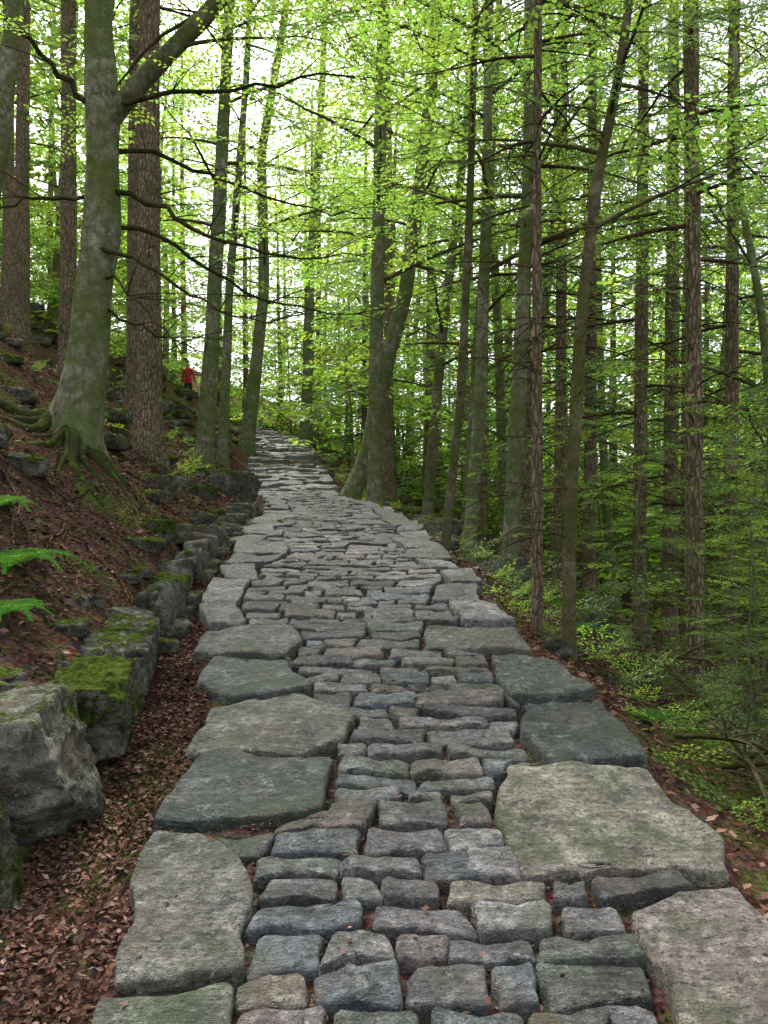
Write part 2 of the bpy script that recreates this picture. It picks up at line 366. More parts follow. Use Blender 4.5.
# ------------------------------------------------------------ rocks
def ico(sub):
    import bmesh
    bm=bmesh.new(); bmesh.ops.create_icosphere(bm,subdivisions=sub,radius=1)
    V=np.array([v.co[:] for v in bm.verts]); F=np.array([[v.index for v in f.verts] for f in bm.faces]); bm.free()
    return V/np.linalg.norm(V,axis=1)[:,None],F
ICO={s:ico(s) for s in (2,3,4,5,6)}
def rock(G,c,dim,yaw=0,moss=0,sub=4,r=None,boxy=.5,tilt=0):
    r=r or rng; Dv,F=ICO[sub]
    pl=[(v+r.normal(0,.14,3),r.uniform(.80,1.0)) for v in np.vstack([np.eye(3),-np.eye(3)])]
    for _ in range(12):
        v=r.normal(size=3); v/=np.linalg.norm(v); pl.append((v,r.uniform(.95+.18*boxy,1.12+.3*boxy)))
    S=np.zeros(len(Dv)); ex=80
    for m,dd in pl:
        m=m/np.linalg.norm(m); t=Dv@m; S+=np.where(t>0,(np.maximum(t,1e-2)/dd)**ex,0)
    R=S**(-1/ex)
    V=Dv*R[:,None]; sd=int(r.integers(1e4))
    V=V*(1+.045*fbm(V*1.8,3,sd))[:,None]
    w=fbm(V*1.6,2,sd+3); V=V*(1-.06/(1+np.exp(-(w-.1)*40)))[:,None]
    w=fbm(V*np.array([1.5,1.5,4]),2,sd+5); V=V*(1-.035/(1+np.exp(-(w-.05)*40)))[:,None]
    V=V*np.array(dim)/2
    V=V+Dv*(fbm(V*18,4,sd+9)*.006*min(1,max(dim)*2))[:,None]
    if tilt:
        ct,st=math.cos(tilt),math.sin(tilt); V=V@np.array([[ct,0,-st],[0,1,0],[st,0,ct]]).T
    cy,sy=math.cos(yaw),math.sin(yaw); V=V@np.array([[cy,-sy,0],[sy,cy,0],[0,0,1]]).T+np.array(c)
    G.add(V,F,0,(moss,moss,moss))
G=Geo(); rr=np.random.default_rng(23)
def wr(y0,y1,h,w,moss,dx=0,sub=5,zo=0,tl=None):
    ym=(y0+y1)/2; xw=XW(ym); ang=math.atan2(XW(y1)-XW(y0),y1-y0)
    zb=Zp(ym)-.14+zo; rock(G,(xw-w/2+dx,ym,zb+h/2),(w,(y1-y0)*1.08,h),-ang+rr.normal(0,.10),moss,sub,rr,.9,rr.normal(0,.09) if tl is None else tl)
for y0,y1 in ((-.6,0),(0,.5),(.5,.95),(.95,1.36)): wr(y0,y1,.45,.45,.4)
wr(1.35,1.85,.5,.45,.5,0,6); wr(1.85,2.26,.46,.5,.6,0,6); wr(2.24,2.58,.38,.5,.8,0,6)
wr(2.58,3.16,.50,.62,.30,0,6,0,.10); wr(3.16,3.54,.42,.34,.85,.02,6)
wr(3.56,3.82,.32,.32,.6); wr(3.80,4.10,.35,.34,.35); wr(4.08,4.42,.32,.34,.6)
for _ in range(26):
    y_=rr.uniform(1.8,9); x_=XW(y_)-rr.uniform(.22,.5); w_=rr.uniform(.14,.34)
    rock(G,(x_,y_,float(H(x_,y_))-.03),(w_,w_*rr.uniform(.7,1.3),w_*rr.uniform(.3,.45)),rr.uniform(0,3),rr.uniform(.2,.8),4,rr,.6)
y=4.42
while y<12.5:
    L=rr.uniform(.18,.42)
    wr(y,y+L,float(np.interp(y,[4,8,13],[.32,.25,.20]))*rr.uniform(.75,1.15),rr.uniform(.18,.34),rr.choice([.1,.4,.6,.8]),rr.uniform(-.05,.02),4)
    if rr.random()<.5: wr(y,y+L*.6,.14,.18,.3,.09,4)
    y+=L
G.obj('stone_retaining_wall',[ROCK])
def boulder(x,y,w,l,h,moss,name='mossy_boulder',sink=.3,seed=0,sub=4):
    g=Geo(); r=np.random.default_rng(seed); z=float(H(x,y)); rock(g,(x,y,z+h*(.5-sink)),(w,l,h),r.uniform(0,3),moss,sub,r,.5); g.obj(name,[ROCK])
boulder(-1.72,6.1,.22,.22,.2,.75,seed=1); boulder(-2.1,11.0,.62,.6,.55,.5,seed=2)
boulder(-2.45,5.5,.30,.3,.16,.5,seed=3); boulder(-2.66,5.2,.34,.4,.2,.65,seed=4)
boulder(-2.5,4.7,.3,.35,.2,.6,seed=16); boulder(-2.0,7.0,.26,.25,.14,.7,seed=18); boulder(-2.25,8.0,.4,.4,.25,.7,seed=19); boulder(-2.1,9.2,.3,.3,.2,.8,seed=20)
boulder(.95,7.4,.5,.9,.25,.45,seed=6); boulder(.62,9.5,.5,.6,.4,.5,seed=7); boulder(-.1,12.2,.5,.4,.3,.6,seed=8); boulder(.7,12.2,.9,.8,.6,.5,seed=9)
boulder(1.10,5.0,.22,.35,.14,.4,seed=10); boulder(1.6,6.3,.35,.4,.22,.5,seed=11)
G=Geo(); rr=np.random.default_rng(5)
for _ in range(800):
    side=rr.random()<.68
    y=rr.uniform(5.5,45)
    x=XW(y)-.5-rr.exponential(5) if side else XR(y)+.12+rr.exponential(2.2)
    if side and y<9 and x>-3: continue
    s=rr.uniform(.12,.5)*(1.3 if y>18 else 1)*(1 if side else .7)
    rock(G,(x,y,float(H(x,y))+s*.06),(s*rr.uniform(.8,1.5),s*rr.uniform(.8,1.3),s*rr.uniform(.35,.75)),rr.uniform(0,3),rr.uniform(.2,.9),3 if y<16 else 2,rr,.4)
G.obj('hillside_rocks',[ROCK])

# ------------------------------------------------------------ leaves
def leafV(c,d,nrm,L,W):
    d=d/np.linalg.norm(d,axis=1)[:,None]; s=np.cross(nrm,d); s/=np.linalg.norm(s,axis=1)[:,None]+1e-9
    L=np.broadcast_to(L,(len(c),))[:,None]; W=np.broadcast_to(W,(len(c),))[:,None]
    return np.stack([c,c+d*L*.45+s*W*.5,c+d*L,c+d*L*.5-s*W*.5],1)
def quads(n): return np.arange(n*4).reshape(-1,4)
def spray_beech(r,leaf=.062,step=.040,nt_=15,twigs=True):
    L=[];TV=[];TQ=[];nt=0
    def tw(a,b,ra):
        nonlocal nt
        V,Q=tube(np.array([a,b]),[ra,ra*.5],3); TV.append(V);TQ.append(Q+nt); nt+=len(V)
    end=np.array([1,0,-.12]); tw(np.zeros(3),end,.006)
    cs=[];ds=[]
    for k in range(nt_):
        t=.08+.9*k/nt_; s=1 if k%2 else -1; p=end*t; a=s*r.uniform(.6,1.05); l=(.42*(1-t)+.12)*r.uniform(.7,1.2)
        d=np.array([math.cos(a),math.sin(a),r.normal(-.08,.12)])
        if twigs: tw(p,p+d*l,.003)
        m=max(2,int(l/step))
        for q in range(m):
            u=(q+.7)/m; b=a+(1 if q%2 else -1)*r.uniform(.5,1.0); cs.append(p+d*l*u+r.normal(0,.006,3)); ds.append([math.cos(b),math.sin(b),r.normal(-.15,.2)])
        cs.append(p+d*l); ds.append(d)
    cs=np.array(cs); ds=np.array(ds); nr=np.array([0,0,1])+r.normal(0,.33,(len(cs),3))
    return leafV(cs,ds,nr,leaf*r.uniform(.7,1.15,len(cs)),leaf*.62*r.uniform(.8,1.1,len(cs))),np.concatenate(TV),np.concatenate(TQ)
def spray_spruce(r,step=.045,nl=.062,nw=.017,nt_=22,both=True):
    TV=[];TQ=[];nt=0;cs=[];ds=[]
    end=np.array([1,0,-.15]); V,Q=tube(np.array([[0,0,0],end]),[.007,.002],3); TV.append(V);TQ.append(Q);nt+=len(V)
    for k in range(nt_):
        t=.04+.94*k/nt_; s=1 if k%2 else -1; p=end*t; a=s*r.uniform(.7,1.0); l=(.34*(1-t)+.06)*r.uniform(.7,1.15)
        d=np.array([math.cos(a),math.sin(a),r.normal(-.25,.12)])
        m=max(1,int(l/step))
        for q in range(m):
            u=(q+.5)/m
            for sg in ((-1,1) if both else (0,)):
                b=a+sg*r.uniform(.5,.9)+(0 if both else r.normal(0,.25)); cs.append(p+d*l*u*(.9 if both else .6)); ds.append([math.cos(b),math.sin(b),r.normal(-.1,.25)])
    cs=np.array(cs);ds=np.array(ds); nr=np.array([0,0,1])+r.normal(0,.5,(len(cs),3))
    return leafV(cs,ds,nr,nl,nw),np.concatenate(TV),np.concatenate(TQ)
r0=np.random.default_rng(3)
SP={'beech':[spray_beech(r0) for _ in range(5)],'beechM':[spray_beech(r0,.10,.08,11,False) for _ in range(5)],'beechL':[spray_beech(r0,.21,.26,7,False) for _ in range(4)],
    'spruce':[spray_spruce(r0) for _ in range(3)],'spruceM':[spray_spruce(r0,.13,.15,.035,18,False) for _ in range(3)],'spruceL':[spray_spruce(r0,.4,.30,.075,10,False) for _ in range(3)]}
def place_sprays(G,kind,items,r):
    if not items: return
    O=np.array([i[0] for i in items]);D=np.array([i[1] for i in items]);S=np.array([i[2] for i in items])
    D/=np.linalg.norm(D,axis=1)[:,None]; up=np.array([0,0,1.])+r.normal(0,.22,(len(D),3)); Yv=np.cross(up,D); Yv/=np.linalg.norm(Yv,axis=1)[:,None]; Zv=np.cross(D,Yv)
    M=np.stack([D,Yv,Zv],-1)*S[:,None,None]; vid=r.integers(0,len(SP[kind]),len(D))
    for v,(LV,TV,TQ) in enumerate(SP[kind]):
        k=np.where(vid==v)[0]
        if len(k)==0: continue
        n=len(LV)
        P=np.einsum('kij,nj->kni',M[k],LV.reshape(-1,3))+O[k][:,None]
        c=np.repeat(r.uniform(.5,1.35,(len(k),1))*r.uniform(.75,1.25,(len(k),n)),4,axis=1).reshape(-1,1)
        tint=np.repeat(r.uniform(-.15,.15,len(k)),n*4)[:,None]
        G.add(P.reshape(-1,3),quads(len(k)*n),1,np.hstack([c*(1+tint),c,c*(1-tint)]))
        if kind[-1]=='L': continue
        T=np.einsum('kij,nj->kni',M[k],TV)+O[k][:,None]; m=len(TV)
        Q=(TQ[None]+(np.arange(len(k))*m)[:,None,None]).reshape(-1,4); G.add(T.reshape(-1,3),Q,0,(.6,.5,.45))
def limb_pts(p,az,L,el,dr,r,n=7):
    s=np.linspace(0,1,n)[:,None]; dh=np.array([math.cos(az),math.sin(az),0]); side=np.array([-dh[1],dh[0],0])
    w=np.cumsum(r.normal(0,.03,(n,1)),0)*L*s
    return p+dh*L*s+np.array([0,0,1])*L*(math.tan(el)*s-dr*s*s)+side*w+np.array([0,0,1])*w*.3
def crown(G,tp,tr,h0,h1,n,La,Lb,el,dr,kind,r,dens=3,ss=1,azr=None,skip=None):
    hh=tp[:,2]-tp[0,2]; items=[]
    for i in range(n):
        h=h0+(h1-h0)*((i+r.uniform(0,.9))/n); f=(h-h0)/(h1-h0+1e-6)
        p=np.array([np.interp(h,hh,tp[:,k]) for k in range(3)]); rad=np.interp(h,hh,tr)
        az=i*2.399+r.normal(0,.3) if azr is None else r.uniform(*azr)
        L=(La+(Lb-La)*f)*r.uniform(.7,1.25)
        P=limb_pts(p,az,L,el*r.uniform(.6,1.3),dr*r.uniform(.7,1.3),r)
        if skip and skip(P): continue
        V,Q=tube(P,np.linspace(min(rad*.5,.008+.011*L),.004,len(P)),4); G.add(V,Q,0,(.6,.56,.5))
        m=max(2,int(L*dens))
        for k in range(m):
            s=.25+.75*(k+.5)/m if kind[:5]=='beech' else .12+.85*(k+.5)/m
            x=s*(len(P)-1); a=int(min(x,len(P)-2)); q=P[a]+(P[a+1]-P[a])*(x-a); t=P[a+1]-P[a]; t/=np.linalg.norm(t)
            y=(1 if k%2 else -1)*r.uniform(.4,1.1); c,s_=math.cos(y),math.sin(y); d=np.array([t[0]*c-t[1]*s_,t[0]*s_+t[1]*c,t[2]*.5+r.normal(-.05,.12)])
            items.append((q,d,ss*r.uniform(.65,1.1)*(1.1-.35*s)))
        items.append((P[-1]-(P[-1]-P[-2])*.3,P[-1]-P[-2],ss*r.uniform(.6,.9)))
    place_sprays(G,kind,items,r)
def dead(G,tp,tr,h0,h1,n,L,r,col=(.42,.36,.32),azr=None):
    hh=tp[:,2]-tp[0,2]
    for i in range(n):
        h=r.uniform(h0,h1); p=np.array([np.interp(h,hh,tp[:,k]) for k in range(3)]); az=r.uniform(0,6.28) if azr is None else r.uniform(*azr)
        l=L*r.uniform(.35,1.2); P=limb_pts(p,az,l,r.uniform(-.1,.45),r.uniform(.1,.5),r)
        V,Q=tube(P,np.linspace(.005+.004*l,.0018,len(P)),3); G.add(V,Q,0,col)
        for k in range(int(l*5)):
            a=r.integers(1,6); q=P[a]; V,Q=tube(limb_pts(q,az+r.choice([-1,1])*r.uniform(.4,1.1),l*r.uniform(.12,.4),r.uniform(-.3,.4),.3,r,3),np.linspace(.0035,.0012,3),3); G.add(V,Q,0,col)
def trunk(G,pts,R0,r,sides=18,n=60,flare=1.6,rough=.10,toptaper=.25,col=(1,1,1)):
    P=smooth_pts(pts,n); h=P[:,2]-P[0,2]; Ht=h[-1]
    R=R0*(1-(1-toptaper)*(h/Ht)**1.1); R=R*(1+(flare-1)*np.exp(-np.maximum(h,0)/(R0*2.2)))
    P0=P.copy(); P0[0,2]-=.15
    V,Q=tube(P0,R,sides,rough,int(r.integers(1e4)),5); G.add(V,Q,0,col); return P,R
def mats(kind): return [BB,LB] if kind[:5]=='beech' else [BS,LS]

def variant(kind,seed,Ht,R0,h0,n,La,Lb,el,dr,dens,ss,low_dead=0,bend=.4,sides=12,tn=30):
    r=np.random.default_rng(seed); g=Geo()
    k=7; pts=np.zeros((k,3)); pts[:,2]=np.linspace(0,Ht,k); pts[1:,:2]=np.cumsum(r.normal(0,bend*.35,(k-1,2)),0)
    P,R=trunk(g,pts,R0,r,sides,tn)
    crown(g,P,R,h0,Ht*.99,n,La,Lb,el,dr,kind,r,dens,ss)
    if low_dead: dead(g,P,R,.8,h0+1,low_dead,1.3,r)
    return g
VB=[variant('beechM',31+i,15+i,.14+.02*i,[4,5,3,5][i],22,2.8,1.6,.5,.25,2.0,1.3,14,.7).mesh('beech_tree',mats('beech')) for i in range(4)]
VS=[variant('spruceM',51+i,18-i,.15,[2.5,4,6][i],[50,44,38][i],1.9,.5,-.02,.22,2.4,1.25,[14,24,30][i],.12).mesh('spruce_tree',mats('spruce')) for i in range(3)]
VL=[variant('beech',71+i,8+i,.055,[1.0,1.6][i],18,1.7,.9,.45,.25,2.6,1.0,6,.5).mesh('beech_tree',mats('beech')) for i in range(2)]
FB=[variant('beechL',131+i,14+i*1.5,.16,[3,1.2,2,4.5][i],24,3.0,1.7,.45,.25,2.0,1.5,0,.7,7,10).packed() for i in range(4)]
FS=[variant('spruceL',151+i,18-i,.16,[1.5,3,5][i],[40,38,34][i],2.1,.5,-.02,.22,2.0,1.4,0,.12,7,8).packed() for i in range(3)]
FL=[variant('beechL',171+i,6,.05,.4,16,2.0,1.0,.45,.25,2.2,1.3,0,.4,5,8).packed() for i in range(2)]
def inst(mesh,name,x,y,s=1,rz=0,lean=(0,0),parent=None,zoff=-.1,uniq=True):
    o=bpy.data.objects.new(name,mesh.copy() if uniq else mesh); scene.collection.objects.link(o)
    o.location=(x,y,float(H(x,y))+zoff); o.rotation_euler=(lean[1],lean[0],rz); o.scale=(s,s,s)
    if parent: o.parent=parent
    return o

def hero(name,kind,pts,R0,seed,Ht=16,h0=4,n=26,La=2.6,Lb=1.6,el=.45,dr=.25,dens=2.4,ss=1.1,nd=0,dl=1.0,extra=None,flare=1.6,sides=20,rough=.1,tt=.3,skip=None,col=(1,1,1)):
    r=np.random.default_rng(seed); g=Geo(); bx,by=pts[0][:2]; bz=float(H(bx,by))
    Hn=max(h0+2.5,min(Ht,1.6+.66*by-bz+2.5)); n=max(6,int(n*(Hn-h0)/(Ht-h0)))
    tt=tt+(1-tt)*(1-Hn/Ht)*.8; Ht=Hn
    W=[(x,y,bz+z) for x,y,z in pts]
    d=np.array(W[-1])-np.array(W[-2]); d=d/d[2]; 
    if W[-1][2]-bz<Ht: W.append(tuple(np.array(W[-1])+d*(Ht-(W[-1][2]-bz))*np.array([.6,.6,1])))
    o=np.array([bx,by,bz]); P,R=trunk(g,np.array(W)-o,R0,r,sides,70,flare,rough,tt,col)
    k2=kind if by<9.5 else kind+'M'
    if by>=9.5: dens*=.85; ss*=1.1
    crown(g,P,R,h0,Ht*.98,n,La,Lb,el,dr,k2,r,dens,ss,skip=skip)
    if nd: dead(g,P,R,.5,h0+1.5,nd,dl,r)
    if extra: extra(g,o,r,P,R)
    ob=g.obj(name,mats(kind)); ob.location=o; return ob

def beech_extra(g,o,r,P,R):
    for a,L,rad in ((-.9,1.1,.06),(-.45,.9,.05),(-1.5,.9,.055),(-2.1,.9,.07),(.1,.6,.055),(2.9,.9,.09),(-2.8,1.2,.08),(-.15,.8,.04),(-1.2,.7,.04),(-.65,1.2,.035),(-1.8,.7,.05),(-.3,1.1,.03),(-2.45,.8,.05),(-1.05,1.3,.028)):
        n=18; s=np.linspace(0,1,n); ang=a+.35*np.sin(s*5+a*3)+.2*np.sin(s*11+a*7)
        x=np.cumsum(np.cos(ang))*L/n; y=np.cumsum(np.sin(ang))*L/n
        z=H(o[0]+x,o[1]+y)-o[2]+.005+.17*np.exp(-s*6)-.035*s
        V,Q=tube(np.c_[x,y,z],rad*(1.15-s*.9),10,.35,3,9); g.add(V,Q,2,(.9,.9,.9))
    items=[]
    def bough(pp,r0,tw=7,leafy=0,rr_=r):
        pp=smooth_pts(np.array(pp,float)-o,16); pp[1:-1]+=rr_.normal(0,.018,(14,3)); V,Q=tube(pp,np.linspace(r0,.004,16),7,.05,1,10); g.add(V,Q,0,(.33,.30,.26))
        for k in range(tw):
            a=rr_.integers(4,15); t=pp[min(a+1,15)]-pp[a-1]; az=math.atan2(t[1],t[0])+rr_.choice([-1,1])*rr_.uniform(.4,1.)
            L=limb_pts(pp[a],az,rr_.uniform(.25,.9),rr_.uniform(-.1,.5),.2,rr_)
            V,Q=tube(L,np.linspace(.006,.0015,7),4); g.add(V,Q,0,(.33,.30,.26))
            if k<leafy: items.append((L[4],L[6]-L[3],rr_.uniform(.4,.7)))
    bough([(-2.37,6.6,4.35),(-1.9,6.5,4.15),(-1.3,6.4,3.75),(-.7,6.3,3.6),(-.15,6.3,3.62)],.026,9,4)
    bough([(-2.38,6.6,4.0),(-1.9,6.7,3.95),(-1.3,6.9,3.5),(-.6,7.1,3.35),(-.1,7.2,3.4)],.022,8,2)
    bough([(-2.40,6.6,3.75),(-2.1,6.4,3.7),(-1.6,6.2,3.35),(-1.2,6.1,3.1),(-.8,6.1,3.05)],.02)
    bough([(-2.36,6.6,4.6),(-2.0,6.9,4.75),(-1.5,7.2,4.6),(-.8,7.5,4.45),(-.2,7.8,4.5)],.024,9,7)
    bough([(-2.36,6.6,4.9),(-1.8,6.4,5.0),(-1.1,6.3,4.9),(-.5,6.2,5.05),(.2,6.2,4.9)],.024,10,9)
    bough([(-2.34,6.6,3.3),(-2.0,6.5,3.1),(-1.6,6.4,2.95),(-1.4,6.4,2.85)],.014,4)
    bough([(-2.38,6.6,3.6),(-2.0,6.3,3.35),(-1.7,6.1,3.0),(-1.45,6.0,2.7)],.014,5)
    bough([(-2.4,6.6,4.9),(-2.7,6.3,5.2),(-2.95,6.1,5.45),(-3.3,5.9,5.6)],.03,6,5)
    bough([(-2.4,6.6,4.2),(-2.8,6.3,4.1),(-3.1,6.2,3.9),(-3.4,6.1,3.9)],.018)
    place_sprays(g,'beech',items,r)
    pp=smooth_pts(np.array([(-2.33,6.6,4.75),(-2.1,6.55,5.05),(-1.75,6.5,5.35),(-1.35,6.5,5.75),(-.9,6.5,6.5),(-.5,6.5,8)])-o,26)
    V,Q=tube(pp,np.linspace(.085,.04,26),12,.08,2,6); g.add(V,Q,0,(.8,.8,.75)); crown(g,pp,np.linspace(.08,.03,26),.6,3,9,1.6,1.2,.1,.3,'beech',r,2.5,1)
g_b=hero('beech_tree','beech',[(-2.62,6.6,-.15),(-2.52,6.6,.35),(-2.44,6.6,.85),(-2.36,6.6,1.6),(-2.31,6.6,2.25),(-2.36,6.6,3.3),(-2.3,6.6,6)],.158,101,15,4.0,20,2.2,1.5,extra=beech_extra,flare=2.1,sides=44,tt=.3,rough=.2)
g_b.data.materials.append(MR)

hero('spruce_tree','spruce',[(-2.95,10,0),(-2.95,10,5),(-2.9,10,10)],.155,102,20,5.5,50,1.6,.5,-.02,.25,2.6,1.1,30,1.0,sides=24,tt=.4)
hero('spruce_tree','spruce',[(-5.15,13,0),(-5.15,13,10)],.14,103,20,6.5,46,1.6,.5,-.02,.25,2.5,1.1,26,1.2,tt=.4)
hero('beech_tree','beech',[(-5.75,11,0),(-5.3,11,2.5),(-4.9,11,6.2)],.14,104,15,4.5,20,2.4,1.4,nd=6,tt=.4)
hero('spruce_tree','spruce',[(-7.3,16,0),(-7.2,16,10)],.16,105,20,7,44,1.6,.5,-.02,.25,2.4,1.1,26,tt=.4)
hero('spruce_tree','spruce',[(-4.55,14.5,0),(-4.5,14.5,10)],.15,106,21,6,46,1.6,.5,-.02,.25,2.4,1.1,30,1.2,tt=.4)
hero('beech_tree','beech',[(-3.4,15,0),(-3.3,15,1.5),(-3.1,15,5),(-2.9,15,9)],.16,107,17,4,26,3,1.6,nd=8)
hero('beech_tree','beech',[(-3.75,18.5,0),(-3.6,18.5,4),(-3.2,18.5,9)],.12,108,16,4.5,24,2.6,1.6,nd=8)
hero('beech_tree','beech',[(-4.15,24,0),(-3.6,24,5),(-3.7,24,9),(-3.0,24,13)],.2,109,19,4,28,3,1.8,nd=6)
hero('beech_tree','beech',[(-2.75,28,0),(-2.6,28,6),(-2.2,28,12)],.2,110,20,4,28,3,1.8,nd=6)
hero('beech_tree','beech',[(-.15,13,-.05),(-.12,13,3),(-.05,13,7),(.0,13,9)],.125,111,17,3.8,28,2.8,1.6,nd=5,tt=.45)
hero('beech_tree','beech',[(-.66,14.5,-.05),(-.28,14.5,.95),(.02,14.5,2.5),(.38,14.5,3.7),(.84,14.5,7.3)],.155,112,16,4.3,26,2.8,1.6,nd=4,tt=.4)
hero('beech_tree','beech',[(.57,7.5,0),(.72,7.5,1.4),(.80,7.5,3),(.86,7.5,5)],.045,113,10,3.0,18,1.6,.9,nd=14,dl=.7,flare=1.3,sides=12,col=(.7,.66,.6))
hero('beech_tree','beech',[(.95,9,0),(1.08,9,1.6),(1.16,9,4),(1.2,9,7)],.075,114,13,3.2,24,2,1.2,nd=14,dl=.8,flare=1.3)
hero('beech_tree','beech',[(1.25,8,0),(1.35,8,2),(1.45,8,4),(1.5,8,7)],.085,115,13,3.2,24,2.2,1.2,nd=12,dl=.8,flare=1.4)
hero('spruce_tree','spruce',[(1.0,5.2,0),(1.0,5.2,3),(1.02,5.2,6)],.038,116,8.5,2.9,30,.8,.3,.15,.2,3,.7,70,.75,flare=1.3,sides=12)
hero('beech_tree','beech',[(1.13,4.9,0),(1.15,4.9,1),(1.22,4.9,2.2),(1.32,4.9,3),(1.45,4.9,3.6)],.045,117,7.5,2.6,18,1.2,.8,nd=22,dl=.6,flare=1.5,sides=12,col=(.7,.62,.55))
hero('spruce_tree','spruce',[(2.54,6.5,0),(2.52,6.5,4),(2.48,6.5,8)],.075,118,15,3.4,44,1.3,.4,0,.25,2.6,.9,46,.9,flare=1.3,tt=.45)
for x,y,R,h0,sd in ((3.2,10,.09,1.6,1),(4.3,12,.12,2.2,2),(3.9,9,.085,1.6,3),(3.6,14,.12,3,5),(2.7,12.3,.10,3,6),(5.6,10.5,.11,2,7),(2.0,11.4,.08,4,8)):
    hero('spruce_tree','spruce',[(x,y,0),(x+.05,y,6)],R,200+sd,17,h0,56,1.6,.4,0,.25,2.3,1.0,30,1.0,flare=1.3,tt=.4)
for x,y,R,sd,lx in ((1.5,14.5,.10,1,.5),(.9,17,.12,2,.8),(2.6,17,.12,3,-.3)):
    hero('beech_tree','beech',[(x,y,0),(x+lx*.4,y,4),(x+lx,y,8)],R,300+sd,16,3.2,26,2.6,1.5,nd=8)

rs=np.random.default_rng(12); pos=[(-2.5,6.6),(-2.9,10),(-5.2,13),(-3.5,15),(-.15,13),(-.6,14.5),(1.2,9),(3.2,10),(4.3,12),(-4.1,24),(-2.7,28),(.9,17),(-7.3,16),(-4.4,14.5),(2.6,17),(-4,18.5)]
cnt=0; nearc=0; FAR=Geo(); SPR=[id(t) for t in FS]
def sight(x,y): return y<36 and abs(x/y+.247)<.045
for _ in range(6000):
    y=7+rs.random()**.8*50; w=y*.58+3; x=rs.uniform(-w,w)
    if y<13 and x<3.5 : continue
    if y<45 and XL(y)-1.3<x<XR(y)+1.0: continue
    if y<30 and -6<x<0 and rs.random()<.6: continue
    if sight(x,y): continue
    md=2.1 if y<24 else 2.3
    if x<XL(y): md*=1.35
    if min((x-a)**2+(y-b)**2 for a,b in pos)<md**2: continue
    pos.append((x,y)); cnt+=1
    rt=x>XR(y)+2
    u=rs.random(); s=rs.uniform(.75,1.15)
    if y<19:
        nearc+=1
        if (rt and u<.5) or (not rt and u<.3): m=VS[rs.choice([0,1,2],p=[.4,.35,.25]) if rt else rs.choice([1,2])]; nm='spruce_tree'
        elif u>.82: m=VL[rs.integers(2)]; nm='young_beech_tree'
        else: m=VB[rs.integers(4)]; nm='beech_tree'
        ln=(rs.normal(0,.05),rs.normal(0,.04)) if 'beech' in nm else (0,0)
        inst(m,nm,x,y,s,rs.uniform(0,6.28),ln)
    else:
        if (rt and u<.42) or (not rt and u<.25): gq=FS[rs.integers(3)]
        elif u>.75: gq=FL[rs.integers(2)]
        else: gq=FB[rs.integers(4)]
        isS=id(gq) in SPR
        FAR.merge((gq[0],gq[1]*np.array([*(rs.uniform(.8,1.2)*np.array([rs.uniform(.9,1.15),1,1])),1]),gq[2],gq[3]+(2 if isS else 0)),(x,y,float(H(x,y))-.1),rs.uniform(0,6.28),s*1.05)
for _ in range(150):
    y=rs.uniform(24,56); x=rs.uniform(-.6*y,.6*y)
    if y<42 and XL(y)-.8<x<XR(y)+.8: continue
    if sight(x,y): continue
    gq=FL[rs.integers(2)]; FAR.merge((gq[0],gq[1]*rs.uniform(.8,1.2),gq[2],gq[3]),(x,y,float(H(x,y))-.1),rs.uniform(0,6.28),rs.uniform(.5,1.1))
FAR.obj('distant_forest',[BB,LB,BS,LS])
for x,y,s,sd in ((1.95,4.2,.34,1),(2.3,4.9,.45,2),(1.75,5.4,.3,3),(2.7,5.6,.55,4),(1.6,3.5,.24,5),(2.9,7.2,.6,6),(1.7,7.6,.4,7),(2.2,3.9,.36,8),(2.1,6.2,.5,9),(1.1,8.6,.3,10),(2.0,9.5,.5,11),(3.4,8,.6,12),(1.8,3.8,.26,13),(2.6,4.6,.5,14),(3.1,6.3,.6,15)):
    inst(VL[sd%2],'beech_sapling',x,y,s*.55,sd*1.3,(0,0),zoff=-.02)

# ------------------------------------------------------------ litter
def litter(name,n,fx,size,colr,zo=.008,seed=0,lift=.02):
    r=np.random.default_rng(seed); x,y=fx(r,n); z=H(x,y)+zo+r.uniform(0,lift,len(x))
    c=np.c_[x,y,z]; a=r.uniform(0,6.28,len(x)); d=np.c_[np.cos(a),np.sin(a),r.normal(-.05,.28,len(x))]
    nr=np.array([0,0,1])+r.normal(0,.4,(len(x),3)); L=size*r.uniform(.4,1.4,len(x))
    V=leafV(c,d,nr,L,L*r.uniform(.25,.75,len(x))); V[:,1,2]+=L*.1; V[:,3,2]+=L*.1*r.uniform(-1,1,len(x))
    pt=.65+.6*np.clip(fbm(P3(x*2.5,y*2.5),3,4)+.5,0,1)
    colr=np.array(colr); cc=colr[r.integers(0,len(colr),len(x))]*(r.uniform(.5,1.3,len(x))*pt)[:,None]
    g=Geo(); g.add(V.reshape(-1,3),quads(len(x)),0,np.repeat(cc,4,axis=0)); g.obj(name,[LITTER],False)
red=[(.145,.076,.056),(.18,.105,.08),(.105,.058,.044),(.25,.16,.125),(.07,.043,.034),(.16,.075,.052)]
def f_ditch(r,n): y=1.2+r.random(n)**1.2*7.2; return XW(y)-.08+(XL(y)+.06-XW(y)+.08)*r.random(n),y
def f_bank(r,n): y=2+r.random(n)**.8*18; return XW(y)-.25-r.exponential(1.8,n)-.1,y
def f_right(r,n): y=1.4+r.random(n)**.8*20; return XR(y)-.02+r.exponential(1.6,n),y
def f_path(r,n): y=1.5+r.random(n)*9; return XL(y)+(XR(y)-XL(y))*r.random(n),y
litter('gutter_leaf_litter',28000,f_ditch,.024,red,seed=1,lift=.025)
litter('bank_leaf_litter',36000,f_bank,.038,red+[(.10,.07,.05),(.07,.05,.04)],seed=2)
litter('slope_leaf_litter',36000,f_right,.040,red+[(.22,.13,.09),(.10,.07,.05)],seed=3)
